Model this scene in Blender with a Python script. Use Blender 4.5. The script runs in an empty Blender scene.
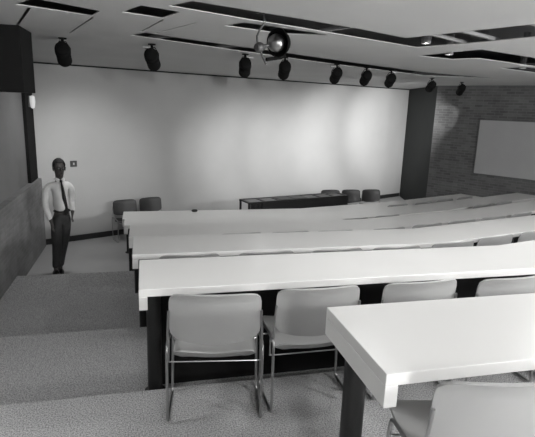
import bpy, bmesh, math, random
from mathutils import Vector, Matrix, Quaternion

random.seed(7)
C = bpy.context.scene.collection
PI = math.pi

# ------------------------------------------------------------------ layout
# x runs along the desk rows, y points down towards the stage, z = 0 is the stage floor
CAMZ = 2.63
PHI = 0.5325
TV = Vector((math.cos(PHI), math.sin(PHI), 0))      # along the screen wall
NV = Vector((-math.sin(PHI), math.cos(PHI), 0))     # towards the screen wall
ZC = 3.20                                           # ceiling height
WALL_N = 9.02
BRICK_T = 11.5
XL = -1.86


def tn(t, n, z=0.0):
    p = TV * t + NV * n
    return Vector((p.x, p.y, z))


STEP = 0.2073
FL = {0: 1.007, 1: 0.800, 2: 0.593, 3: 0.385, 4: 0.178, 5: 0.0}
TH = 0.735
DW = 0.586
NEAR = {0: 1.39, 1: 2.86, 2: 4.255, 3: 5.615, 4: 7.015, 5: 8.31}
X0 = {0: 0.79, 1: -0.05, 2: -0.12, 3: -0.19, 4: -0.30, 5: -0.375}
XEND = {0: 5.2, 1: 6.0, 2: 7.0, 3: 8.2, 4: 9.0, 5: 9.0}
TOP = {k: FL[k] + TH for k in FL}
TOP[5] = 0.705
EDGE = {0: 1.62, 1: 2.97, 2: 4.37, 3: 5.76, 4: 7.20}
K1 = 2.88
A1, A2 = math.radians(13.5), math.radians(19.5)


# ------------------------------------------------------------------ helpers
def link_mesh(name, bm, mat, parent=None, smooth=False, bevel=0.0, seg=2):
    bmesh.ops.recalc_face_normals(bm, faces=bm.faces)
    me = bpy.data.meshes.new(name)
    bm.to_mesh(me)
    bm.free()
    if smooth:
        for p in me.polygons:
            p.use_smooth = True
        try:
            me.set_sharp_from_angle(angle=math.radians(42))
        except Exception:
            pass
    o = bpy.data.objects.new(name, me)
    if mat:
        me.materials.append(mat)
    C.objects.link(o)
    if parent:
        o.parent = parent
    if bevel:
        b = o.modifiers.new('bevel', 'BEVEL')
        b.width = bevel
        b.segments = seg
        b.limit_method = 'ANGLE'
        b.angle_limit = math.radians(40)
    return o


def thing(name, label, cat, loc=(0, 0, 0), rotz=0, group=None):
    o = bpy.data.objects.new(name, None)
    o.empty_display_size = 0.1
    C.objects.link(o)
    o.location = loc
    o.rotation_euler = (0, 0, rotz)
    return tag(o, label, cat, group)


def tag(o, label, cat, group=None):
    o['label'] = label
    o['category'] = cat
    if group:
        o['group'] = group
    return o


def struct(o):
    o['kind'] = 'structure'
    return o


def bm_new():
    return bmesh.new()


def box(bm, x0, x1, y0, y1, z0, z1, M=None):
    vs = [bm.verts.new((x, y, z)) for z in (z0, z1) for y in (y0, y1) for x in (x0, x1)]
    for f in ((0, 1, 3, 2), (4, 6, 7, 5), (0, 4, 5, 1), (2, 3, 7, 6), (0, 2, 6, 4), (1, 5, 7, 3)):
        bm.faces.new([vs[i] for i in f])
    if M is not None:
        bmesh.ops.transform(bm, matrix=M, verts=vs)
    return vs


def prism(bm, poly, z0, z1):
    a = [bm.verts.new((p[0], p[1], z0)) for p in poly]
    b = [bm.verts.new((p[0], p[1], z1)) for p in poly]
    n = len(poly)
    bm.faces.new(a[::-1])
    bm.faces.new(b)
    for i in range(n):
        bm.faces.new((a[i], a[(i + 1) % n], b[(i + 1) % n], b[i]))


def tube(bm, pts, r, seg=10, closed=False):
    pts = [Vector(p) for p in pts]
    n = len(pts)
    rings = []
    up = None
    for i, p in enumerate(pts):
        if closed:
            d = (pts[(i + 1) % n] - pts[i - 1]).normalized()
        elif i == 0:
            d = (pts[1] - p).normalized()
        elif i == n - 1:
            d = (p - pts[i - 1]).normalized()
        else:
            d = ((pts[i + 1] - p).normalized() + (p - pts[i - 1]).normalized()).normalized()
        if up is None:
            a = Vector((0, 0, 1)) if abs(d.z) < 0.9 else Vector((1, 0, 0))
            up = d.cross(a).normalized()
        else:
            up = (up - d * up.dot(d)).normalized()
        side = d.cross(up)
        rr = r[i] if isinstance(r, (list, tuple)) else r
        rings.append([bm.verts.new(p + up * (rr * math.cos(2 * PI * j / seg)) + side * (rr * math.sin(2 * PI * j / seg)))
                      for j in range(seg)])
    m = n if closed else n - 1
    for i in range(m):
        a, b = rings[i], rings[(i + 1) % n]
        for j in range(seg):
            bm.faces.new((a[j], a[(j + 1) % seg], b[(j + 1) % seg], b[j]))
    if not closed:
        bm.faces.new(rings[0][::-1])
        bm.faces.new(rings[-1])


def lathe(bm, prof, seg=28, M=None):
    """prof: (radius, z) list turned about z"""
    new = []
    rings = []
    for r, z in prof:
        if r < 1e-6:
            v = bm.verts.new((0, 0, z))
            rings.append([v])
            new.append(v)
        else:
            ring = [bm.verts.new((r * math.cos(2 * PI * j / seg), r * math.sin(2 * PI * j / seg), z)) for j in range(seg)]
            rings.append(ring)
            new += ring
    for a, b in zip(rings, rings[1:]):
        for j in range(seg):
            k = (j + 1) % seg
            if len(a) == 1 and len(b) == 1:
                continue
            if len(a) == 1:
                bm.faces.new((a[0], b[j], b[k]))
            elif len(b) == 1:
                bm.faces.new((a[j], a[k], b[0]))
            else:
                bm.faces.new((a[j], a[k], b[k], b[j]))
    if M is not None:
        bmesh.ops.transform(bm, matrix=M, verts=new)


def round_path(pts, r, n=5):
    """round the corners of a 3d polyline"""
    pts = [Vector(p) for p in pts]
    out = [pts[0]]
    for a, b, c in zip(pts, pts[1:], pts[2:]):
        u = (a - b)
        v = (c - b)
        rr = min(r, u.length * 0.45, v.length * 0.45)
        p, q = b + u.normalized() * rr, b + v.normalized() * rr
        for i in range(n + 1):
            s = i / n
            out.append(p * (1 - s) ** 2 + b * 2 * s * (1 - s) + q * s * s)
    out.append(pts[-1])
    return out


def copy_tree(o, parent=None):
    c = o.copy()
    C.objects.link(c)
    if parent:
        c.parent = parent
    for ch in list(o.children):
        copy_tree(ch, c)
    return c


def look_rot(d):
    """rotation whose local -z looks along d"""
    return Vector(d).to_track_quat('-Z', 'Y')


# ------------------------------------------------------------------ materials
def mat(name, col, rough=0.6, metal=0.0, noise=0.0, scale=30.0, bump=0.0, bscale=None, spec=0.5, emit=0.0, detail=4.0):
    m = bpy.data.materials.new(name)
    m.use_nodes = True
    nt = m.node_tree
    b = nt.nodes['Principled BSDF']
    b.inputs['Roughness'].default_value = rough
    b.inputs['Metallic'].default_value = metal
    b.inputs['Specular IOR Level'].default_value = spec
    c = tuple(col) if isinstance(col, (tuple, list)) else (col, col, col)
    b.inputs['Base Color'].default_value = (*c, 1)
    if noise or bump:
        tc = nt.nodes.new('ShaderNodeTexCoord')
        nz = nt.nodes.new('ShaderNodeTexNoise')
        nz.inputs['Scale'].default_value = scale
        nz.inputs['Detail'].default_value = detail
        nt.links.new(tc.outputs['Object'], nz.inputs['Vector'])
        if noise:
            cr = nt.nodes.new('ShaderNodeValToRGB')
            cr.color_ramp.elements[0].position = 0.32
            cr.color_ramp.elements[1].position = 0.68
            cr.color_ramp.elements[0].color = (*[max(0, x * (1 - noise)) for x in c], 1)
            cr.color_ramp.elements[1].color = (*[min(1, x * (1 + noise)) for x in c], 1)
            nt.links.new(nz.outputs['Fac'], cr.inputs['Fac'])
            nt.links.new(cr.outputs['Color'], b.inputs['Base Color'])
        if bump:
            bp = nt.nodes.new('ShaderNodeBump')
            bp.inputs['Strength'].default_value = bump
            bp.inputs['Distance'].default_value = 0.01
            if bscale:
                n2 = nt.nodes.new('ShaderNodeTexNoise')
                n2.inputs['Scale'].default_value = bscale
                nt.links.new(tc.outputs['Object'], n2.inputs['Vector'])
                nt.links.new(n2.outputs['Fac'], bp.inputs['Height'])
            else:
                nt.links.new(nz.outputs['Fac'], bp.inputs['Height'])
            nt.links.new(bp.outputs['Normal'], b.inputs['Normal'])
    if emit:
        b.inputs['Emission Color'].default_value = (1, 1, 1, 1)
        b.inputs['Emission Strength'].default_value = emit
    return m


def brick_mat(name, c1, c2, mortar, sx=1.0):
    m = bpy.data.materials.new(name)
    m.use_nodes = True
    nt = m.node_tree
    b = nt.nodes['Principled BSDF']
    b.inputs['Roughness'].default_value = 0.85
    b.inputs['Specular IOR Level'].default_value = 0.2
    tc = nt.nodes.new('ShaderNodeTexCoord')
    sp = nt.nodes.new('ShaderNodeSeparateXYZ')
    cb = nt.nodes.new('ShaderNodeCombineXYZ')
    br = nt.nodes.new('ShaderNodeTexBrick')
    nt.links.new(tc.outputs['Object'], sp.inputs[0])
    nt.links.new(sp.outputs['X'], cb.inputs['X'])
    nt.links.new(sp.outputs['Z'], cb.inputs['Y'])
    nt.links.new(cb.outputs[0], br.inputs['Vector'])
    br.inputs['Color1'].default_value = (c1, c1, c1, 1)
    br.inputs['Color2'].default_value = (c2, c2, c2, 1)
    br.inputs['Mortar'].default_value = (mortar, mortar, mortar, 1)
    br.inputs['Scale'].default_value = 1.0
    br.inputs['Brick Width'].default_value = 0.19
    br.inputs['Row Height'].default_value = 0.058
    br.inputs['Mortar Size'].default_value = 0.007
    br.inputs['Mortar Smooth'].default_value = 0.3
    br.inputs['Bias'].default_value = -0.1
    nz = nt.nodes.new('ShaderNodeTexNoise')
    nz.inputs['Scale'].default_value = 3.0
    mx = nt.nodes.new('ShaderNodeMix')
    mx.data_type = 'RGBA'
    mx.blend_type = 'MULTIPLY'
    mx.inputs['Factor'].default_value = 0.6
    cr = nt.nodes.new('ShaderNodeValToRGB')
    cr.color_ramp.elements[0].position = 0.3
    cr.color_ramp.elements[0].color = (.55, .55, .55, 1)
    cr.color_ramp.elements[1].position = 0.7
    nt.links.new(tc.outputs['Object'], nz.inputs['Vector'])
    nt.links.new(nz.outputs['Fac'], cr.inputs['Fac'])
    nt.links.new(br.outputs['Color'], mx.inputs['A'])
    nt.links.new(cr.outputs['Color'], mx.inputs['B'])
    nt.links.new(mx.outputs['Result'], b.inputs['Base Color'])
    bp = nt.nodes.new('ShaderNodeBump')
    bp.inputs['Strength'].default_value = 0.5
    bp.inputs['Distance'].default_value = 0.006
    bp.invert = True
    nt.links.new(br.outputs['Fac'], bp.inputs['Height'])
    nt.links.new(bp.outputs['Normal'], b.inputs['Normal'])
    return m


M_WALL = mat('matte_white_wall', (.47, .47, .465), 0.9, noise=0.02, scale=2.0, bump=0.05, bscale=120, spec=0.2)
M_PLASTER = mat('side_plaster', .22, 0.9, noise=0.04, scale=2.0, spec=0.2)
M_CEIL = mat('ceiling_panel', (.62, .62, .615), 0.9, noise=0.03, scale=1.2, bump=0.08, bscale=90, spec=0.2)
M_PLENUM = mat('dark_plenum', .28, 0.95, spec=0.1)
M_RAIL = mat('slot_rail_grey', .20, 0.6)
M_BRICK = brick_mat('grey_brick', .155, .10, .17)
M_BRICK2 = brick_mat('grey_brick_parapet', .30, .25, .31)
M_DARK = mat('dark_panel', (.022, .024, .0235), 0.7, noise=0.06, scale=3, spec=0.2)
M_CARPET = mat('speckled_carpet', .38, 1.0, noise=0.55, scale=120, bump=0.25, spec=0.05, detail=2)
M_FLOOR = mat('stage_floor_tile', .46, 0.35, noise=0.05, scale=1.5, spec=0.3)
M_DARKER = mat('dark_bulkhead', .012, 0.8, spec=0.15)
M_BASE = mat('dark_baseboard', .02, 0.6)
M_LAM = mat('white_laminate', (.80, .795, .78), 0.27, noise=0.015, scale=1.5, spec=0.5)
M_LAMEDGE = mat('white_laminate_edge', (.80, .795, .78), 0.4, spec=0.4)
M_BLACK = mat('black_enamel', .014, 0.45, noise=0.1, scale=8)
M_KICK = mat('black_kick_panel', .010, 0.8, spec=0.2)
M_SHELL = mat('grey_plastic_shell', (.36, .36, .355), 0.42, noise=0.03, scale=4, spec=0.4)
M_CHROME = mat('chrome_rod', .42, 0.30, metal=1.0, noise=0.04, scale=10)
M_DKSHELL = mat('dark_shell', .035, 0.4, noise=0.05, scale=4)
M_BOARD = mat('grey_board', .36, 0.85, noise=0.03, scale=2.0, spec=0.2)
M_SPOT = mat('black_spot_housing', .006, 0.75, noise=0.1, scale=20, spec=0.15)
M_CLAMP = mat('pale_clamp', .55, 0.35, metal=0.6)
M_LENS = mat('lit_lens', .9, 0.3, emit=6.0)
M_DOWN = mat('lit_downlight', .9, 0.3, emit=14.0)
M_SKIN = mat('dark_skin', (.060, .055, .052), 0.55, noise=0.06, scale=20)
M_HAIR = mat('black_hair', .008, 0.8, noise=0.3, scale=120, bump=0.5)
M_SHIRT = mat('white_shirt', (.76, .76, .75), 0.85, noise=0.03, scale=14, bump=0.3, bscale=14)
M_TROUS = mat('dark_trousers', .040, 0.8, noise=0.1, scale=25, bump=0.2)
M_TIE = mat('black_tie', .010, 0.6)
M_SHOE = mat('black_shoe', .010, 0.3)
M_PAPER = mat('pale_panel', .26, 0.7, noise=0.03, scale=6)
M_MID = mat('mid_grey_metal', .12, 0.4, metal=0.4)
M_PLATE = mat('dark_plate', .05, 0.5)


# ------------------------------------------------------------------ row paths
def brick_x(y0, x, y, ang):
    return None


def row_path(y0, xs, xe, clip=True):
    """a row line: straight, then bending forward twice; clipped at the brick wall"""
    pts = [Vector((xs, y0))]
    p = Vector((K1, y0))
    d1 = Vector((math.cos(A1), math.sin(A1)))
    d2 = Vector((math.cos(A2), math.sin(A2)))
    q = p + d1 * 2.25
    if xe <= p.x:
        return pts + [Vector((xe, y0))]
    pts.append(p)
    tt = Vector((TV.x, TV.y))

    def seg(a, d, x1):
        s = (x1 - a.x) / d.x
        if clip:
            s2 = (BRICK_T - 0.01 - a.dot(tt)) / d.dot(tt)
            s = min(s, s2)
        return a + d * s
    a = seg(p, d1, min(xe, q.x))
    pts.append(a)
    if xe > q.x and (a - q).length < 1e-4:
        pts.append(seg(q, d2, xe))
    return pts


def path_at(y0, x):
    """y and heading of a row line at a given x"""
    if x <= K1:
        return y0, 0.0
    qx = K1 + 2.25 * math.cos(A1)
    if x <= qx:
        return y0 + (x - K1) * math.tan(A1), A1
    return y0 + 2.25 * math.sin(A1) + (x - qx) * math.tan(A2), A2


# ------------------------------------------------------------------ room shell
YB = -3.0
def wall_obj(name, p, q, z0, z1, th, m, bevel=0):
    """a wall from p to q (floor points), local x along it, thickness th on its left"""
    p, q = Vector(p), Vector(q)
    d = (q - p)
    o = link_mesh(name, (lambda b: (box(b, 0, d.length, 0, th, z0, z1), b)[1])(bm_new()), m, bevel=bevel)
    o.location = (p.x, p.y, 0)
    o.rotation_euler = (0, 0, math.atan2(d.y, d.x))
    return struct(o)


A_ = Vector((XL, (WALL_N + XL * math.sin(PHI)) / math.cos(PHI), 0))    # left front corner
tA = A_.dot(TV)
WA = math.radians(24.5)                            # heading of the screen wall itself
WD = Vector((math.cos(WA), math.sin(WA), 0))
WN = Vector((-math.sin(WA), math.cos(WA), 0))
B_ = A_ + WD * 10.44
D_ = tn(BRICK_T, 5.98)
nE = (YB - BRICK_T * math.sin(PHI)) / math.cos(PHI)
E_ = tn(BRICK_T, nE)
F_ = Vector((XL, YB, 0))

bm = bm_new()
prism(bm, [A_, B_, D_, E_, F_], -0.15, 0.0)
floor = struct(link_mesh('floor', bm, M_FLOOR))
lower = {0: FL[1], 1: FL[2], 2: FL[3], 3: FL[4], 4: FL[5]}
tt2 = Vector((TV.x, TV.y))
for k in (4, 3, 2, 1, 0):
    pts = row_path(EDGE[k], XL, 16)
    end = pts[-1]
    poly = [(XL, YB)] + [(E_.x - 0.01, YB)] + [(p.x, p.y) for p in reversed(pts)]
    bm = bm_new()
    prism(bm, poly, lower[k] if k < 4 else 0.0, FL[k])
    link_mesh('floor_tier', bm, M_CARPET, floor)
    # a slim nosing along the edge of the tier
# walls
wall_obj('wall_front', A_, B_, 0, ZC, 0.15, M_WALL)
wall_obj('wall_right', D_, E_, 0, ZC, 0.15, M_BRICK)
wall_obj('wall_return', B_, D_, 0, ZC, 0.15, M_DARK)
wl = wall_obj('wall_left', F_, A_, 0, ZC, 0.15, M_PLASTER)
wall_obj('wall_back', E_, F_, 0, ZC, 0.15, M_PLASTER)
# baseboard, and a dark strip painting the shadow gap atop the screen wall
o = wall_obj('baseboard_front', A_ - WN * 0.014 + WD * 0.02, B_ - WN * 0.014 - WD * 0.03, 0.0, 0.105, 0.014, M_BASE)
o = wall_obj('top_shadow_strip', A_ - WN * 0.02 + WD * 0.02, B_ - WN * 0.02 - WD * 0.03, ZC - 0.025, ZC - 0.001, 0.02, M_DARK)
# brick parapet along the left wall, with its cap
bm = bm_new()
box(bm, 0, 5.6, 0, 0.10, 0, 1.24)
par = link_mesh('wall_parapet', bm, M_BRICK2)
par.location = (XL + 0.0, A_.y - 0.03 - 5.6, 0)
par.rotation_euler = (0, 0, PI / 2)
par.location.x = XL + 0.10
struct(par)
# dark upright panel in the left corner, above the parapet
bm = bm_new()
box(bm, XL, XL + 0.05, A_.y - 0.62, A_.y - 0.06, 1.24, ZC)
struct(link_mesh('trim_2', bm, M_DARKER))
# dark bulkhead hanging from the ceiling at left
bm = bm_new()
box(bm, XL + 0.001, -0.98, 4.72, 5.2, 2.66, ZC)
struct(link_mesh('trim_3', bm, M_DARKER, bevel=0.004))

# ceiling: a slab with open slots
S = 1.0459      # the slot coordinates below were measured on a plane 0.545 above the eye


def sl(*pts):
    return [tn(t_ * S, n_ * S) for t_, n_ in pts]


slots = [
    sl((2.3, 3.83), (2.66, 3.87), (4.79, 3.90), (7.0, 3.92), (8.75, 3.46), (7.75, 4.28), (5.17, 4.31), (3.98, 4.23), (2.31, 4.11)),
    sl((1.75, 2.66), (2.39, 2.62), (2.81, 2.57), (4.26, 2.46), (4.2, 1.95), (4.09, 1.47), (3.9, 0.7), (3.32, 0.7), (3.5, 1.27),
       (3.65, 2.21), (3.08, 2.24), (2.52, 2.31), (1.75, 2.42)),
    sl((2.43, 2.97), (2.41, 2.73), (3.0, 2.64), (3.2, 2.63), (2.98, 2.90)),
    [tn(*p) for p in ((5.15, 2.95), (4.95, 2.43), (4.86, 2.12), (5.15, 2.08), (5.81, 1.98), (7.6, 1.78), (8.0, 2.12), (6.64, 2.36), (5.66, 2.50), (5.66, 2.80))],
    [tn(*p) for p in ((6.97, 2.78), (6.97, 2.43), (9.0, 2.15), (9.2, 2.5), (7.69, 2.69))],
    sl((1.15, 3.42), (1.64, 3.42), (1.58, 3.18), (1.15, 3.12)),
    sl((1.69, 3.10), (1.98, 3.08), (1.91, 2.77), (1.64, 2.78)),
]


def strip(p, q, w):
    p, q = Vector(p), Vector(q)
    d = (q - p).normalized()
    s = Vector((-d.y, d.x, 0)) * w / 2
    return [p - s, q - s, q + s, p + s]


joints = [
    strip(tn(1.94 * S, 4.5 * S), tn(1.67 * S, 3.47 * S), 0.016),
    strip(tn(2.24 * S, 3.80 * S), tn(2.01 * S, 3.12 * S), 0.016),
    strip(tn(1.52 * S, 4.55 * S), tn(1.25 * S, 3.47 * S), 0.022),
    strip(tn(2.36 * S, 3.78 * S), tn(2.22 * S, 3.02 * S), 0.012),
]
cu = bpy.data.curves.new('ceiling_outline', 'CURVE')
cu.dimensions = '2D'
cu.fill_mode = 'BOTH'
cu.extrude = 0.003


def add_loop(pts):
    s = cu.splines.new('POLY')
    s.points.add(len(pts) - 1)
    for i, p in enumerate(pts):
        s.points[i].co = (p[0], p[1], 0, 1)
    s.use_cyclic_u = True


add_loop([A_, B_, D_, E_, F_])
for s_ in slots + joints:
    add_loop(s_)
tmp = bpy.data.objects.new('ceiling_tmp', cu)
C.objects.link(tmp)
dg = bpy.context.evaluated_depsgraph_get()
me = bpy.data.meshes.new_from_object(tmp.evaluated_get(dg))
bpy.data.objects.remove(tmp)
me.materials.clear()
me.materials.append(M_CEIL)
ceil = bpy.data.objects.new('ceiling', me)
ceil.location = (0, 0, ZC + 0.003)
C.objects.link(ceil)
struct(ceil)
# deck over the slots
bm = bm_new()
prism(bm, [A_, B_, D_, E_, F_], ZC + 0.45, ZC + 0.5)
o = link_mesh('ceiling_deck', bm, M_PLENUM, ceil)
o.location = (0, 0, -(ZC + 0.003))
# rails running inside the slots, and tee bars crossing them
bm = bm_new()
for (t0, n0), (t1, n1) in (((1.8, 2.50), (4.2, 2.34)), ((1.8, 2.57), (4.2, 2.42)), ((3.55, 2.2), (3.45, 0.8)), ((3.95, 2.3), (3.75, 0.8)), ((3.75, 2.3), (3.6, 0.8))):
    a, b = tn(t0 * S, n0 * S, ZC + 0.13), tn(t1 * S, n1 * S, ZC + 0.13)
    tube(bm, [a, b], 0.018, 8)
o = link_mesh('slot_rail', bm, M_RAIL, ceil, smooth=True)
o.location = (0, 0, -(ZC + 0.003))
bm = bm_new()
for (a, b) in (((3.02, 2.2), (3.08, 2.62)), ((2.62, 3.80), (2.56, 4.22)), ((3.42, 3.82), (3.36, 4.28)), ((3.45, 1.75), (4.25, 1.72)), ((3.45, 1.25), (4.15, 1.22)), ((3.6, 2.0), (4.25, 2.0))):
    poly = strip(tn(a[0] * S, a[1] * S), tn(b[0] * S, b[1] * S), 0.03)
    prism(bm, poly, ZC + 0.005, ZC + 0.03)
o = link_mesh('tee_bar', bm, mat('tee_bar_grey', .25, 0.6), ceil)
o.location = (0, 0, -(ZC + 0.003))

# grey board on the brick wall
bm = bm_new()
box(bm, 0, 2.25, -0.03, 0.0, 1.235, 2.445)
o = link_mesh('board_panel', bm, M_BOARD, bevel=0.004)
root = thing('wall_board', 'large blank grey board mounted on the dark brick wall', 'board', tn(BRICK_T, 4.845), math.atan2((E_ - D_).y, (E_ - D_).x))
# the wall runs D -> E with its thickness on the left, so the room is on its right (-y)
o.parent = root
bm = bm_new()
for x0_, x1_, z0_, z1_ in ((-0.015, 2.265, 2.445, 2.46), (-0.015, 2.265, 1.22, 1.235), (-0.015, 0.0, 1.22, 2.46), (2.25, 2.265, 1.22, 2.46)):
    box(bm, x0_, x1_, -0.035, 0.0, z0_, z1_)
link_mesh('board_frame', bm, M_MID, root)

# small dark plate on the screen wall by the person's head
root = thing('wall_switch', 'small dark square switch plate on the screen wall beside the man', 'switch', A_ + WD * 0.66 + Vector((0, 0, 1.455)), WA)
bm = bm_new()
box(bm, -0.06, 0.06, -0.012, 0, -0.055, 0.055)
link_mesh('plate', bm, M_PLATE, root, bevel=0.004)
bm = bm_new()
box(bm, -0.012, 0.012, -0.022, -0.012, -0.02, 0.02)
link_mesh('toggle', bm, M_CLAMP, root)

# bright small sconce on the dark corner panel
root = thing('wall_sconce', 'small bright slim wall lamp on the dark corner panel at left', 'wall lamp', (XL + 0.05, A_.y - 0.36, 2.55))
bm = bm_new()
box(bm, 0, 0.02, -0.05, 0.05, -0.09, 0.09)
link_mesh('back_plate', bm, M_MID, root, bevel=0.004)
bm = bm_new()
lathe(bm, [(0, -0.12), (0.03, -0.10), (0.045, 0.0), (0.04, 0.08), (0, 0.10)], 16, Matrix.Translation((0.055, 0, 0)))
link_mesh('lamp_shade', bm, mat('sconce_glass', .5, 0.25, emit=0.25), root, smooth=True)


# ------------------------------------------------------------------ desks
ROWNAME = {0: 'large white desk in the near right foreground',
           1: 'second white desk row from the camera, behind two whole grey chairs',
           2: 'third white desk row from the camera, pale with bend at right',
           3: 'fourth white desk row from the camera, the duller grey one',
           4: 'fifth desk row from the camera, next to last before the stage',
           5: 'frontmost desk row nearest the stage and the black bench'}
SHORT = {0: 'near right foreground desk', 1: 'second desk row', 2: 'third desk row', 3: 'fourth desk row', 4: 'fifth desk row', 5: 'frontmost desk row'}
TT = 0.048      # lip thickness
AP = 0.132      # end apron drop


def ribbon(bm, near, far, z0, z1):
    prism(bm, [(p.x, p.y) for p in near] + [(p.x, p.y) for p in reversed(far)], z0, z1)


for k in range(6):
    y0, zt = NEAR[k], TOP[k]
    near = row_path(y0, X0[k], XEND[k])
    far = row_path(y0 + DW, X0[k], XEND[k])
    root = thing('desk', ROWNAME[k], 'desk', (X0[k], y0, FL[k]))

    def put(name, bm, m, **kw):
        bmesh.ops.translate(bm, vec=(-X0[k], -y0, -FL[k]), verts=bm.verts)
        return link_mesh(name, bm, m, root, **kw)
    bm = bm_new()
    ribbon(bm, near, far, zt - TT, zt)
    put('desktop', bm, M_LAM, bevel=0.003)
    bm = bm_new()
    box(bm, X0[k], X0[k] + 0.05, y0, y0 + DW, zt - AP, zt - TT)
    put('end_apron', bm, M_LAMEDGE, bevel=0.002)
    # far kick panel on the next tier, raised full height to darken under the desk
    zl = FL[min(k + 1, 5)]
    if k:
        bm = bm_new()
        ribbon(bm, row_path(y0 + DW - 0.08, X0[k] + 0.06, XEND[k]), row_path(y0 + DW - 0.055, X0[k] + 0.06, XEND[k]), zl, zt - TT)
        put('underdesk_shade_panel', bm, M_KICK)
    # round posts under the far side
    x = X0[k] + 0.09
    while x < XEND[k] - 0.3:
        yy, an = path_at(y0 + DW - 0.16, x)
        if x * TV.x + yy * TV.y > BRICK_T - 0.4:
            break
        bm = bm_new()
        Mx = Matrix.Translation((x, yy, 0))
        lathe(bm, [(0, zl), (0.075, zl), (0.075, zl + 0.012), (0.05, zl + 0.02), (0.05, zt - TT - 0.012), (0.08, zt - TT - 0.012), (0.08, zt - TT), (0, zt - TT)], 24, Mx)
        put('leg', bm, M_BLACK, smooth=True)
        x += 2.2

# small dark object lying at the far edge of the frontmost desk
bm = bm_new()
lathe(bm, [(0, 0), (0.05, 0), (0.055, 0.02), (0.045, 0.03), (0.04, 0.02), (0, 0.015)], 20)
o = link_mesh('ashtray', bm, M_BLACK, smooth=True)
o.location = (0.86, NEAR[5] + DW - 0.09, TOP[5])
tag(o, 'tiny dark round ashtray on the far edge of the frontmost desk', 'ashtray')


# ------------------------------------------------------------------ stacking chairs
def shell_grid(bm, fn, nu, nv, th):
    """a curved sheet of thickness th from fn(u,v) -> point"""
    front = [[None] * (nv + 1) for _ in range(nu + 1)]
    P = [[Vector(fn(i / nu * 2 - 1, j / nv * 2 - 1)) for j in range(nv + 1)] for i in range(nu + 1)]
    N = [[None] * (nv + 1) for _ in range(nu + 1)]
    for i in range(nu + 1):
        for j in range(nv + 1):
            a = P[min(i + 1, nu)][j] - P[max(i - 1, 0)][j]
            b = P[i][min(j + 1, nv)] - P[i][max(j - 1, 0)]
            N[i][j] = a.cross(b).normalized()
    A = [[bm.verts.new(P[i][j] + N[i][j] * th / 2) for j in range(nv + 1)] for i in range(nu + 1)]
    B = [[bm.verts.new(P[i][j] - N[i][j] * th / 2) for j in range(nv + 1)] for i in range(nu + 1)]
    for i in range(nu):
        for j in range(nv):
            bm.faces.new((A[i][j], A[i + 1][j], A[i + 1][j + 1], A[i][j + 1]))
            bm.faces.new((B[i][j], B[i][j + 1], B[i + 1][j + 1], B[i + 1][j]))
    for i in range(nu):
        bm.faces.new((A[i][0], B[i][0], B[i + 1][0], A[i + 1][0]))
        bm.faces.new((A[i][nv], A[i + 1][nv], B[i + 1][nv], B[i][nv]))
    for j in range(nv):
        bm.faces.new((A[0][j], A[0][j + 1], B[0][j + 1], B[0][j]))
        bm.faces.new((A[nu][j], B[nu][j], B[nu][j + 1], A[nu][j + 1]))


def superell(u, v, n=7.0):
    """square (u,v) pulled in to a rounded rectangle"""
    m = max(abs(u), abs(v))
    if m < 1e-6:
        return u, v
    l = (abs(u) ** n + abs(v) ** n) ** (1 / n)
    return u * m / l, v * m / l


def back_fn(u, v):
    u, v = superell(u, v)
    x = 0.257 * u
    s = (v + 1) / 2                       # 0 bottom .. 1 top
    z = 0.525 + 0.285 * s - 0.030 * (1 - u * u) * (1 - s)
    y = -0.235 - 0.035 * s - 0.040 * (1 - u * u)
    if s > 0.88:
        y -= 0.25 * (s - 0.88) ** 1.3
    return (x, y, z)


def seat_fn(u, v):
    u, v = superell(u, v)
    x = 0.242 * u
    s = (v + 1) / 2                       # 0 rear .. 1 front
    y = -0.265 + 0.46 * s
    z = 0.395 + 0.058 * s - 0.028 * (1 - u * u) * (1 - 0.5 * s)
    if s > 0.85:
        z -= 1.2 * (s - 0.85) ** 2
    if s < 0.12:
        z += 0.6 * (0.12 - s)
    return (x, y, z)


def make_chair(label, shell):
    root = thing('stacking_chair', label, 'chair')
    bm = bm_new()
    shell_grid(bm, lambda u, v: back_fn(u, v), 18, 10, 0.012)
    link_mesh('backrest', bm, shell, root, smooth=True)
    bm = bm_new()
    shell_grid(bm, lambda u, v: seat_fn(u, v), 16, 12, 0.012)
    link_mesh('seat', bm, shell, root, smooth=True)
    for s in (-1, 1):
        x = 0.270 * s
        bm = bm_new()
        loop = [(x, -0.285, 0.30), (x, -0.285, 0.012), (x, 0.04, 0.012), (x * 0.97, 0.045, 0.40), (x * 0.97, 0.03, 0.455), (x, -0.18, 0.49), (x, -0.285, 0.485), (x, -0.285, 0.30)]
        tube(bm, round_path(loop, 0.04, 5), 0.0085, 10)
        link_mesh('side_frame', bm, M_CHROME, root, smooth=True)
        bm = bm_new()
        tube(bm, [(x * 0.985, -0.262, 0.47), (x * 0.985, -0.262, 0.56), (x * 0.955, -0.275, 0.70)], 0.007, 8)
        link_mesh('back_upright', bm, M_CHROME, root, smooth=True)
    bm = bm_new()
    tube(bm, [(-0.268, -0.20, 0.35), (0.268, -0.20, 0.35)], 0.0042, 8)
    tube(bm, [(-0.263, 0.03, 0.38), (0.263, 0.03, 0.38)], 0.0055, 8)
    for s in (-1, 1):
        tube(bm, [(0.268 * s, -0.20, 0.35), (0.266 * s, -0.19, 0.485)], 0.0055, 8)
    link_mesh('cross_rod', bm, M_CHROME, root, smooth=True)
    return root


chair0 = None
ORD = ['leftmost', 'second from left', 'third from left', 'fourth from left', 'fifth from left', 'sixth from left', 'seventh from left', 'eighth from left', 'ninth from left']
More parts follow.
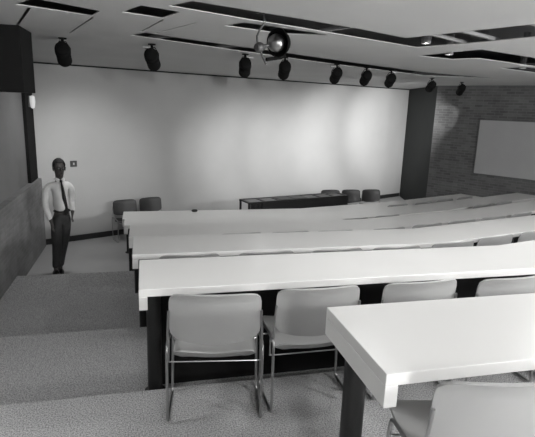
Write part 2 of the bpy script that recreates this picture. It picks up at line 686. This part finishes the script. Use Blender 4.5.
# per row: chair centres along the row, distance of the chair origin before the desk edge
ROWCH = {
    0: ([1.165, 1.83], [0.07, 0.04], [-8, -2]),
    1: ([0.405, 0.98, 1.64, 2.275, 2.92], [-0.02, -0.01, -0.005, -0.03, 0.0], [-8, 0, 2, 3, 12]),
    2: ([0.345, 0.985, 1.63, 2.225, 2.85, 3.43, 4.05], [0.0, -0.01, -0.01, -0.01, 0.07, 0.09, 0.09], [1, 4, 5, 3, 8, 13, 13]),
    3: ([1.04, 1.62, 2.18, 2.88, 3.50, 4.12, 4.73, 5.34], [0.05, 0.05, 0.05, 0.09, 0.09, 0.09, 0.10, 0.10], [4, 4, 4, 10, 13, 13, 14, 19]),
    4: ([3.05, 3.66, 5.9, 6.55], [0.06, 0.06, 0.12, 0.12], [12, 13, 19, 19]),
    5: ([4.75, 5.42, 6.06, 6.7], [0.16, 0.17, 0.17, 0.17], [13, 19, 19, 19]),
}
for k, (xs, off, ang) in ROWCH.items():
    for i, x in enumerate(xs):
        if k == 0:
            lab = ['grey stacking chair cut off at the bottom right, at the near foreground desk',
                   'grey stacking chair right of the one at the bottom right corner, mostly out of frame'][i]
        else:
            lab = 'grey stacking chair with chrome frame at the %s, %s there' % (SHORT[k], ORD[i])
        if chair0 is None:
            chair0 = make_chair(lab, M_SHELL)
            c = chair0
        else:
            c = copy_tree(chair0)
            c['label'] = lab
        yy, an = path_at(NEAR[k], x)
        d = off[i]
        c.location = (x - math.sin(an) * d * 0, yy + d, FL[k])
        c.rotation_euler = (0, 0, math.radians(ang[i]))
        c['group'] = 'grey chairs at the ' + SHORT[k]

# dark chairs along the screen wall
dk = make_chair('x', M_DKSHELL)
LC = [A_ + WD * q_ - WN * 0.55 for q_ in (1.47, 2.01)]
darks = [(LC[0].x, LC[0].y, PI + WA - 0.05, 'dark stacking chair against the screen wall at left, the left one of two'),
         (LC[1].x, LC[1].y, PI + WA, 'dark stacking chair against the screen wall at left, the right one of two'),
         (4.15, 10.36, PI, 'dark stacking chair behind the black bench, leftmost of three'),
         (4.66, 10.36, PI, 'dark stacking chair right of the black bench, middle of three'),
         (5.17, 10.36, PI, 'dark stacking chair right of the black bench, rightmost of three')]
for i, (x, y, r, lab) in enumerate(darks):
    c = dk if i == 0 else copy_tree(dk)
    c.location = (x, y, 0)
    c.rotation_euler = (0, 0, r)
    c['label'] = lab
    c.scale = (0.9, 0.9, 0.93)
    c['group'] = 'dark chairs by the screen wall'

# ------------------------------------------------------------------ long black bench by the stage
BR = math.radians(15.7)
root = thing('display_bench', 'long low black bench with slatted end and pale top panels before the screen wall', 'bench', (1.92, 9.10, 0), BR)
L, W_, H_ = 2.40, 0.40, 0.79
bm = bm_new()
box(bm, 0.30, L, 0.0, W_, 0.06, H_ - 0.03)
link_mesh('body', bm, M_BLACK, root, bevel=0.006)
for j in range(5):
    bm = bm_new()
    box(bm, 0.0 + 0.058 * j, 0.036 + 0.058 * j, 0.0, 0.035, 0.0, H_ - 0.03)
    link_mesh('slat', bm, M_BLACK, root)
bm = bm_new()
box(bm, 0.0, 0.03, W_ - 0.035, W_, 0.0, H_ - 0.03)
link_mesh('leg', bm, M_BLACK, root)
for y_, z_ in ((0.006, 0.30), (W_ - 0.03, 0.30)):
    bm = bm_new()
    box(bm, 0.0, 0.30, y_, y_ + 0.024, z_, z_ + 0.05)
    link_mesh('tie_rail', bm, M_BLACK, root)
bm = bm_new()
box(bm, -0.005, L + 0.005, -0.005, 0.035, H_ - 0.03, H_)
box(bm, -0.005, L + 0.005, W_ - 0.035, W_ + 0.005, H_ - 0.03, H_)
for j in range(8):
    x = (L - 0.05) * j / 7
    box(bm, x, x + 0.05, 0.035, W_ - 0.035, H_ - 0.03, H_)
link_mesh('top_frame', bm, M_BLACK, root, bevel=0.003)
for j in (0, 1, 4, 5, 6):
    x = (L - 0.05) * j / 7 + 0.05
    bm = bm_new()
    box(bm, x, x + (L - 0.05) / 7 - 0.05, 0.035, W_ - 0.035, H_ - 0.03, H_ - 0.012)
    link_mesh('top_panel', bm, M_PAPER, root)
bm = bm_new()
for j in (2, 3):
    x = (L - 0.05) * j / 7 + 0.05
    box(bm, x, x + (L - 0.05) / 7 - 0.05, 0.035, W_ - 0.035, H_ - 0.03, H_ + 0.006)
link_mesh('lid', bm, M_BLACK, root)
bm = bm_new()
box(bm, 0.34, L - 0.04, 0.03, W_ - 0.03, 0.0, 0.06)
link_mesh('plinth', bm, M_KICK, root)


# ------------------------------------------------------------------ spotlights on the ceiling
def make_spot(label):
    """housing hangs with its pivot at the origin; local -z is the beam"""
    root = thing('spotlight', label, 'spotlight', group='black spotlights under the ceiling')
    bm = bm_new()
    lathe(bm, [(0, 0.115), (0.044, 0.115), (0.051, 0.108), (0.054, 0.09), (0.054, -0.135), (0.055, -0.137), (0.055, -0.155), (0.045, -0.155), (0.043, -0.12), (0.0, -0.12)], 24, Matrix.Diagonal((1.3, 1.3, 1.1, 1)))
    link_mesh('housing', bm, M_SPOT, root, smooth=True)
    bm = bm_new()
    lathe(bm, [(0.0, -0.122), (0.042, -0.126), (0.042, -0.122), (0, -0.121)], 24, Matrix.Diagonal((1.3, 1.3, 1.1, 1)))
    link_mesh('lens', bm, M_LENS, root, smooth=True)
    bm = bm_new()
    for z in (0.02, 0.035, 0.05):
        lathe(bm, [(0.053, z - 0.003), (0.0565, z - 0.003), (0.0565, z + 0.003), (0.053, z + 0.003)], 24, Matrix.Diagonal((1.3, 1.3, 1.1, 1)))
    link_mesh('cooling_fin', bm, M_SPOT, root, smooth=True)
    return root


spot_lamps = []
# t, n on the ceiling, aim point, power
TGT = lambda t_, z: tn(t_, WALL_N, z + CAMZ)
SP = [(2.13, 5.10, TGT(4.10, -1.10), .42), (2.90, 4.72, TGT(6.3, -1.25), .10), (4.07, 4.58, TGT(7.79, -1.5), .75),
      (4.58, 4.42, TGT(8.6, -1.5), .85), (5.63, 4.44, TGT(9.9, -1.4), .95), (6.22, 4.36, TGT(11.1, -1.4), 1.0),
      (6.84, 4.34, TGT(12.3, -1.35), 1.4), (8.75, 4.68, TGT(14.0, -1.15), 1.55), (10.07, 4.72, Vector((6.99, 10.79, 2.45)), .14)]
SLAB = ['leftmost of all, beside the dark bulkhead', 'second from left', 'left of the round hanging lamp', 'just below the round hanging lamp',
        'next right of the round hanging lamp', 'sixth from left', 'seventh from left', 'above the dark return wall', 'rightmost, before the brick wall']
spot0 = make_spot('x')
for i, (t_, n_, tg, pw) in enumerate(SP):
    piv = tn(t_, n_, ZC - 0.145)
    d = (tg - piv).normalized()
    c = spot0 if i == 0 else copy_tree(spot0)
    c['label'] = 'black cylindrical ceiling spotlight, ' + SLAB[i]
    q = look_rot(d)
    c.location = piv
    c.rotation_mode = 'QUATERNION'
    c.rotation_quaternion = q
    # yoke, stem and clamp differ with the aim, so every lamp gets its own
    inv = q.to_matrix().to_4x4().inverted() @ Matrix.Translation(-piv)
    side = (q @ Vector((1, 0, 0)))
    bm = bm_new()
    topc = Vector((piv.x, piv.y, ZC - 0.035))
    for s in (-1, 1):
        tube(bm, [piv + side * 0.068 * s, piv + side * 0.068 * s + Vector((0, 0, 0.05)), topc + side * 0.03 * s, topc], 0.005, 8)
    bmesh.ops.transform(bm, matrix=inv, verts=bm.verts)
    link_mesh('yoke', bm, M_SPOT, c, smooth=True)
    bm = bm_new()
    lathe(bm, [(0, ZC - 0.045), (0.014, ZC - 0.045), (0.014, ZC - 0.012), (0.04, ZC - 0.012), (0.04, ZC), (0, ZC)], 16, Matrix.Translation((piv.x, piv.y, 0)))
    bmesh.ops.transform(bm, matrix=inv, verts=bm.verts)
    link_mesh('stem', bm, M_SPOT, c, smooth=True)
    if i in (1, 2, 4, 6):
        bm = bm_new()
        sx = -1 if i in (1, 4) else 1
        p0 = topc + Vector((0.015 * sx, 0, 0.0))
        tube(bm, [p0, p0 + Vector((0.075 * sx, 0, -0.004))], 0.013, 10)
        bmesh.ops.transform(bm, matrix=inv, verts=bm.verts)
        link_mesh('clamp_handle', bm, M_CLAMP, c, smooth=True)
    spot_lamps.append((piv + d * 0.205, q, pw))

# ------------------------------------------------------------------ round chrome lamp on a curved rod
HX, HY = 0.84, 3.68
root = thing('hanging_reflector_lamp', 'round dark dish lamp with chrome bulb hanging on a curved rod from the ceiling', 'lamp', (HX, HY, ZC))
ctr = Vector((0.975 - HX, 0.03, 3.072 - ZC))
axis = Vector((-0.80, -0.58, -0.16)).normalized()
q = axis.to_track_quat('Z', 'Y').to_matrix().to_4x4()
Mx = Matrix.Translation(ctr) @ q @ Matrix.Scale(0.84, 4)
bm = bm_new()
lathe(bm, [(0.0, -0.085), (0.05, -0.080), (0.095, -0.05), (0.115, 0.0), (0.122, 0.0), (0.122, 0.016), (0.112, 0.016), (0.105, 0.0), (0.085, -0.04), (0.045, -0.068), (0, -0.072)], 36, Mx)
link_mesh('dish', bm, M_SPOT, root, smooth=True)
bm = bm_new()
lathe(bm, [(0, -0.07), (0.04, -0.055), (0.068, -0.01), (0.078, 0.03), (0.070, 0.065), (0.045, 0.09), (0, 0.10)], 28, Mx)
link_mesh('bulb', bm, M_CHROME, root, smooth=True)
kn = Vector((0.825 - HX, 0.0, 3.03 - ZC))
bm = bm_new()
lathe(bm, [(0, -0.03), (0.028, -0.028), (0.036, -0.01), (0.036, 0.012), (0.026, 0.03), (0, 0.032)], 18, Matrix.Translation(kn) @ q)
tube(bm, [kn, ctr], 0.012, 10)
link_mesh('swivel_knob', bm, M_MID, root, smooth=True)
bm = bm_new()
tube(bm, [(0, 0, 0.10), (0.02, 0, 0.0), (-0.012, 0, -0.045), (-0.034, 0, -0.095), (-0.03, 0, -0.14), kn], 0.0075, 10)
tube(bm, [kn, kn + Vector((0.02, 0, -0.05)), kn + Vector((0.055, 0, -0.115))], 0.0075, 10)
link_mesh('curved_rod', bm, mat('rod_grey', .10, 0.5, metal=0.4), root, smooth=True)
bm = bm_new()
box(bm, -0.04, 0.04, -0.02, 0.02, 0.06, 0.10)
link_mesh('ceiling_bracket', bm, M_MID, root)
bm = bm_new()
tube(bm, [kn + Vector((0.055, 0.0, -0.082)), ctr + Vector((0.03, 0.03, -0.10)), ctr + Vector((0.06, 0.03, -0.08))], 0.013, 8)
link_mesh('push_bar', bm, M_SPOT, root, smooth=True)

# ------------------------------------------------------------------ small lit downlights in the slots
DL = [(7.15, 2.55, 'tiny lit downlight in the ceiling slot at the right edge'), (5.19, 2.61, 'tiny lit downlight in the chevron shaped ceiling slot'),
      (4.24, 2.36, 'tiny dim downlight at the corner of the large ceiling slot')]
d0 = None
for i, (t_, n_, lab) in enumerate(DL):
    if d0 is None:
        d0 = thing('downlight', lab, 'ceiling light', group='downlights in the ceiling slots')
        bm = bm_new()
        lathe(bm, [(0.032, 0.0), (0.042, 0.0), (0.042, 0.45), (0, 0.45), (0, 0.44), (0.032, 0.44)], 20)
        link_mesh('can', bm, M_RAIL, d0, smooth=True)
        bm = bm_new()
        lathe(bm, [(0, 0.004), (0.03, 0.006), (0.03, 0.012), (0, 0.012)], 20)
        link_mesh('lamp_face', bm, M_DOWN, d0, smooth=True)
        c = d0
    else:
        c = copy_tree(d0)
        c['label'] = lab
    c.location = tn(t_, n_, ZC + 0.002)


# ------------------------------------------------------------------ the man
def skin_mesh(name, verts, edges, m, parent, sub=2, root_i=0):
    """verts: (x,y,z,rx,ry)"""
    me = bpy.data.meshes.new(name)
    me.from_pydata([v[:3] for v in verts], edges, [])
    o = bpy.data.objects.new(name, me)
    C.objects.link(o)
    md = o.modifiers.new('skin', 'SKIN')
    md.use_smooth_shade = True
    md.branch_smoothing = 0.6
    for i, sv in enumerate(me.skin_vertices[0].data):
        sv.radius = (verts[i][3], verts[i][4] if len(verts[i]) > 4 else verts[i][3])
        sv.use_root = (i == root_i)
    s = o.modifiers.new('sub', 'SUBSURF')
    s.levels = sub
    s.render_levels = sub
    dg = bpy.context.evaluated_depsgraph_get()
    dg.update()
    nm = bpy.data.meshes.new_from_object(o.evaluated_get(dg))
    bpy.data.objects.remove(o)
    nm.name = name
    nm.materials.clear()
    nm.materials.append(m)
    for p in nm.polygons:
        p.use_smooth = True
    o = bpy.data.objects.new(name, nm)
    C.objects.link(o)
    if parent:
        o.parent = parent
    return o


man = thing('person', 'man in white shirt, dark tie and dark trousers standing by the left wall', 'person', (-1.225, 7.80, 0), math.radians(20))
# local frame: +x to the viewer's right, -y towards the camera
V, E = [], []


def chain(start, pts):
    prev = start
    idx = []
    for p in pts:
        V.append(p)
        i = len(V) - 1
        if prev is not None:
            E.append((prev, i))
        prev = i
        idx.append(i)
    return idx


pel = chain(None, [(0.01, 0, 0.93, .135, .10)])[0]
sp_ = chain(pel, [(0.005, 0, 1.06, .125, .095), (0.0, 0.0, 1.20, .145, .105), (-0.005, 0.005, 1.33, .135, .095), (-0.005, 0.005, 1.42, .075, .065), (-0.002, 0.0, 1.475, .056, .056)])
chest, neck = sp_[2], sp_[4]
hd = chain(neck, [(0.0, -0.012, 1.54, .072, .080), (0.002, -0.008, 1.60, .083, .098), (0.004, 0.0, 1.665, .082, .098), (0.004, 0.004, 1.715, .058, .070)])
# arms: viewer's left hangs down and forward, viewer's right has its hand at the hip
armL = chain(chest, [(-0.14, 0.005, 1.365, .060, .06), (-0.205, 0.01, 1.32, .054, .054), (-0.235, 0.0, 1.17, .043, .043), (-0.235, -0.03, 1.04, .038, .038), (-0.19, -0.10, 0.90, .031, .031), (-0.165, -0.125, 0.83, .024, .028), (-0.152, -0.135, 0.79, .022, .036), (-0.147, -0.138, 0.755, .018, .034)])
armR = chain(chest, [(0.125, 0.005, 1.365, .060, .06), (0.168, 0.01, 1.32, .052, .052), (0.185, 0.06, 1.19, .042, .042), (0.180, 0.085, 1.07, .037, .037), (0.170, 0.0, 0.975, .030, .030), (0.160, -0.05, 0.93, .024, .028), (0.155, -0.07, 0.895, .022, .036), (0.152, -0.082, 0.865, .018, .034)])
for arm, sx, pts in ((armL, 1, None), (armR, 1, None)):
    b = Vector(V[arm[-1]][:3])
    a = Vector(V[arm[-2]][:3])
    d = (b - a).normalized()
    lat = Vector((0.35, 0.94, 0)).normalized()
    bend = d.cross(lat).normalized()
    for j, (off, ln) in enumerate(((-0.027, .062), (-0.009, .072), (0.010, .068), (0.027, .054))):
        p0 = b + lat * off * 0.9
        p1 = p0 + d * ln * 0.5 + bend * 0.004
        p2 = p1 + d * ln * 0.42 + bend * 0.018
        chain(arm[-1], [(*p0, .010), (*p1, .0085), (*p2, .0075)])
    p0 = a - lat * 0.03
    p1 = p0 - lat * 0.018 + d * 0.03
    p2 = p1 + d * 0.03 - lat * 0.002
    chain(arm[-2], [(*p0, .011), (*p1, .010), (*p2, .008)])
# legs: weight on the viewer's right leg, the other one stepping
legL = chain(pel, [(-0.075, -0.01, 0.86, .088, .09), (-0.045, -0.05, 0.50, .058, .06), (-0.028, -0.02, 0.26, .048, .05), (-0.02, 0.0, 0.09, .036, .04), (-0.022, -0.05, 0.04, .034, .034), (-0.03, -0.16, 0.03, .03, .03)])
legR = chain(pel, [(0.085, 0.01, 0.86, .088, .09), (0.075, 0.0, 0.50, .058, .06), (0.06, 0.03, 0.26, .048, .05), (0.05, 0.04, 0.09, .036, .04), (0.055, -0.01, 0.04, .034, .034), (0.075, -0.11, 0.03, .03, .03)])
body = skin_mesh('body', V, E, M_SKIN, man, 2, pel)

# face: nose, brow, ears, eyes and mouth are shaped as small additions on the head
def blob(bm, c, r, seg=14):
    lat = []
    M = Matrix.Translation(c) @ Matrix.Diagonal((*r, 1))
    bmesh.ops.create_uvsphere(bm, u_segments=seg, v_segments=10, radius=1.0, matrix=M)


HEAD = Vector((0.004, -0.004, 1.615))
TURN = Matrix.Translation(HEAD) @ Matrix.Rotation(math.radians(4), 4, 'Z') @ Matrix.Translation(-HEAD)
for nm_, c_, r_ in (('nose', (0.004, -0.106, 1.60), (.016, .024, .028)), ('ear', (-0.084, 0.0, 1.605), (.012, .022, .034)),
                    ('ear', (0.092, 0.0, 1.605), (.012, .022, .034)), ('chin', (0.004, -0.084, 1.515), (.034, .030, .024))):
    bm = bm_new()
    blob(bm, c_, r_)
    bmesh.ops.transform(bm, matrix=TURN, verts=bm.verts)
    link_mesh(nm_, bm, M_SKIN, man, smooth=True)
bm = bm_new()
blob(bm, (0.004, -0.098, 1.558), (.026, .010, .007))
bmesh.ops.transform(bm, matrix=TURN, verts=bm.verts)
link_mesh('lips', bm, mat('lips', (.035, .03, .03), 0.5), man, smooth=True)
M_EYE = mat('eye_white', .12, 0.4)
for s in (-1, 1):
    bm = bm_new()
    blob(bm, (0.004 + 0.033 * s, -0.094, 1.622), (.013, .010, .009))
    bmesh.ops.transform(bm, matrix=TURN, verts=bm.verts)
    link_mesh('eye', bm, M_EYE, man, smooth=True)
# glasses
bm = bm_new()
for s in (-1, 1):
    ring = [Vector((0.004 + 0.035 * s + 0.027 * math.cos(a), -0.114, 1.622 + 0.021 * math.sin(a))) for a in [2 * PI * i / 20 for i in range(20)]]
    tube(bm, ring, 0.004, 6, closed=True)
    tube(bm, [(0.004 + 0.062 * s, -0.112, 1.628), (0.004 + 0.088 * s, -0.07, 1.628), (0.004 + 0.092 * s, 0.0, 1.62)], 0.0035, 6)
tube(bm, [(-0.006, -0.118, 1.626), (0.014, -0.118, 1.626)], 0.0035, 6)
bmesh.ops.transform(bm, matrix=TURN, verts=bm.verts)
link_mesh('glasses', bm, M_TIE, man, smooth=True)
# short hair cap
bm = bm_new()
bmesh.ops.create_uvsphere(bm, u_segments=28, v_segments=18, radius=1.0)
kill = [v for v in bm.verts if (v.co.z < 0.12 and v.co.y < -0.15) or v.co.z < -0.62 or (v.co.z < 0.45 and v.co.y < -0.72)]
bmesh.ops.delete(bm, geom=kill, context='VERTS')
rr = random.Random(3)
for v in bm.verts:
    f = 1 + 0.03 * rr.random()
    v.co = Vector((v.co.x * 0.098 * f, v.co.y * 0.113 * f, v.co.z * 0.118 * f)) + Vector((0.004, 0.004, 1.645))
bmesh.ops.solidify(bm, geom=list(bm.faces), thickness=0.012)
bmesh.ops.transform(bm, matrix=TURN, verts=bm.verts)
link_mesh('hair', bm, M_HAIR, man, smooth=True)

# shirt: torso with long sleeves
sv, se = [], []


def ch2(prev, pts):
    idx = []
    for p in pts:
        sv.append(p)
        i = len(sv) - 1
        if prev is not None:
            se.append((prev, i))
        prev = i
        idx.append(i)
    return idx


b0 = ch2(None, [(0.008, 0, 0.965, .158, .115), (-0.004, 0, 1.06, .172, .126), (-0.01, 0.0, 1.20, .178, .130), (-0.006, 0.005, 1.335, .160, .115), (-0.004, 0.006, 1.425, .082, .076), (-0.002, 0.002, 1.462, .066, .068)])
ch2(b0[3], [(-0.145, 0.005, 1.37, .068, .070), (-0.205, 0.01, 1.315, .062, .062), (-0.235, 0.0, 1.17, .055, .055), (-0.238, -0.03, 1.04, .050, .050), (-0.20, -0.095, 0.91, .041, .041), (-0.182, -0.118, 0.865, .037, .037)])
ch2(b0[3], [(0.13, 0.005, 1.37, .068, .070), (0.172, 0.01, 1.315, .060, .060), (0.188, 0.06, 1.19, .053, .053), (0.184, 0.085, 1.07, .048, .048), (0.173, 0.005, 0.985, .040, .040), (0.165, -0.03, 0.952, .036, .036)])
skin_mesh('shirt', sv, se, M_SHIRT, man, 2, 0)
# collar
bm = bm_new()
for s in (-1, 1):
    vs = [(-0.002, -0.078, 1.435), (-0.002 + 0.055 * s, -0.098, 1.415), (-0.002 + 0.075 * s, -0.05, 1.455), (-0.002 + 0.06 * s, -0.04, 1.485), (-0.002 + 0.012 * s, -0.074, 1.462)]
    f = bm.faces.new([bm.verts.new(v) for v in vs])
bmesh.ops.solidify(bm, geom=list(bm.faces), thickness=0.008)
link_mesh('collar', bm, M_SHIRT, man)
# tie
bm = bm_new()
prof = [(1.452, .014, -.088), (1.43, .021, -.098), (1.412, .013, -.112), (1.33, .022, -.138), (1.20, .030, -.147), (1.08, .036, -.142), (1.00, .038, -.134), (0.955, .030, -.130), (0.925, .004, -.128)]
drift = lambda z: 0.045 * max(0.0, (1.44 - z) / 0.5)
prev = None
for z, hw, y in prof:
    x = drift(z)
    ring = [bm.verts.new((x - hw, y + 0.006, z)), bm.verts.new((x, y - 0.008, z)), bm.verts.new((x + hw, y + 0.006, z)), bm.verts.new((x, y + 0.012, z))]
    if prev:
        for j in range(4):
            bm.faces.new((prev[j], prev[(j + 1) % 4], ring[(j + 1) % 4], ring[j]))
    else:
        bm.faces.new(ring[::-1])
    prev = ring
bm.faces.new(prev)
link_mesh('tie', bm, M_TIE, man)
# trousers
sv, se = [], []
t0 = ch2(None, [(0.01, 0, 0.90, .152, .118)])
ch2(t0[0], [(0.008, 0, 0.985, .146, .112)])
ch2(t0[0], [(-0.078, -0.01, 0.82, .108, .108), (-0.045, -0.045, 0.50, .076, .080), (-0.028, -0.018, 0.26, .061, .068), (-0.020, -0.005, 0.085, .053, .064)])
ch2(t0[0], [(0.088, 0.008, 0.82, .106, .106), (0.074, 0.002, 0.50, .074, .080), (0.058, 0.03, 0.26, .059, .068), (0.048, 0.035, 0.085, .051, .064)])
skin_mesh('trousers', sv, se, M_TROUS, man, 2, 0)
bm = bm_new()
tube(bm, [(0.01 + 0.120 * math.cos(a), 0.096 * math.sin(a), 0.975) for a in [2 * PI * i / 28 for i in range(28)]], 0.012, 8, closed=True)
link_mesh('belt', bm, M_TIE, man, smooth=True)
for (x, y, an) in ((-0.024, -0.055, 0.06), (0.06, -0.015, -0.16)):
    bm = bm_new()
    pts = [(0.036, 0.075, 0.030), (0.040, 0.03, 0.040), (0.046, -0.04, 0.036), (0.050, -0.09, 0.028), (0.040, -0.14, 0.022), (0.018, -0.165, 0.018)]
    rings = []
    for hw, yy, h in pts:
        rings.append([bm.verts.new((-hw, yy, 0)), bm.verts.new((hw, yy, 0)), bm.verts.new((hw * .95, yy, h * 1.2)), bm.verts.new((hw * .4, yy, h * 2.0)), bm.verts.new((-hw * .4, yy, h * 2.0)), bm.verts.new((-hw * .95, yy, h * 1.2))])
    for a, b in zip(rings, rings[1:]):
        for j in range(6):
            bm.faces.new((a[j], a[(j + 1) % 6], b[(j + 1) % 6], b[j]))
    bm.faces.new(rings[0])
    bm.faces.new(rings[-1][::-1])
    bmesh.ops.transform(bm, matrix=Matrix.Translation((x, y, 0)) @ Matrix.Rotation(an, 4, 'Z'), verts=bm.verts)
    link_mesh('shoe', bm, M_SHOE, man, smooth=True, bevel=0.004)


man.scale = (0.93, 1.0, 1.0)
# he leans over his feet: everything below the belt drifts to the viewer's left
for ch in man.children:
    for v in ch.data.vertices:
        v.co.x -= 0.13 * max(0.0, 0.95 - v.co.z) / 0.95

# ------------------------------------------------------------------ lights
def spot_light(name, loc, q, power, angle, blend, radius):
    l = bpy.data.lights.new(name, 'SPOT')
    l.energy = power
    l.spot_size = math.radians(angle)
    l.spot_blend = blend
    l.shadow_soft_size = radius
    o = bpy.data.objects.new(name, l)
    C.objects.link(o)
    o.location = loc
    o.rotation_mode = 'QUATERNION'
    o.rotation_quaternion = q
    return o


for loc, q, pw in spot_lamps:
    spot_light('wall_wash_lamp', loc, q, 390 * pw, (46 if pw > 1.2 else 39) if pw != .14 else 26, 1.0 if pw != .14 else .5, 0.03)


def fill_point(x, y, z, p, r=0.14):
    l = bpy.data.lights.new('fill_point_light', 'POINT')
    l.energy = p
    l.shadow_soft_size = r
    o = bpy.data.objects.new('fill_point_light', l)
    C.objects.link(o)
    o.location = (x, y, z)


# added fill lights behind and right of the camera, no visible source
for x, y, z, p in ((0.8, -2.2, 2.85, 150), (4.4, -0.8, 2.92, 350), (7.0, 1.4, 2.85, 270)):
    fill_point(x, y, z, p)
DOWN = look_rot((0, 0, -1))
for x, y, p in ((-1.2, 2.5, 50), (1.6, 3.2, 36), (3.8, 3.6, 50), (2.0, 8.4, 30), (-0.9, 8.2, 38)):
    spot_light('ceiling_fill_light', (x, y, ZC - 0.03), DOWN, p, 160, 0.8, 0.10)  # added fill at ceiling height, no fixture stands there

w = bpy.data.worlds.new('World')
w.use_nodes = True
w.node_tree.nodes['Background'].inputs['Color'].default_value = (.02, .02, .02, 1)
w.node_tree.nodes['Background'].inputs['Strength'].default_value = 1.0
bpy.context.scene.world = w

# ------------------------------------------------------------------ camera
pitch, yaw, roll = .226, .2472, .0337
Fv = Vector((math.sin(yaw) * math.cos(pitch), math.cos(yaw) * math.cos(pitch), -math.sin(pitch)))
Rv = Vector((math.cos(yaw), -math.sin(yaw), 0))
Uv = Rv.cross(Fv)
c_, s_ = math.cos(roll), math.sin(roll)
R2, U2 = Rv * c_ + Uv * s_, Uv * c_ - Rv * s_
cd = bpy.data.cameras.new('Camera')
cd.sensor_width = 36
cd.lens = 36 * 496.22 / 535
cam = bpy.data.objects.new('Camera', cd)
C.objects.link(cam)
cam.matrix_world = Matrix(((R2.x, U2.x, -Fv.x, 0), (R2.y, U2.y, -Fv.y, 0), (R2.z, U2.z, -Fv.z, CAMZ), (0, 0, 0, 1)))
cd.clip_start = 0.02
sc = bpy.context.scene
sc.camera = cam
sc.view_settings.view_transform = 'Standard'
sc.view_settings.look = 'None'
sc.view_settings.gamma = 1.0
sc.view_settings.use_curve_mapping = False
sc.view_settings.exposure = 0.50
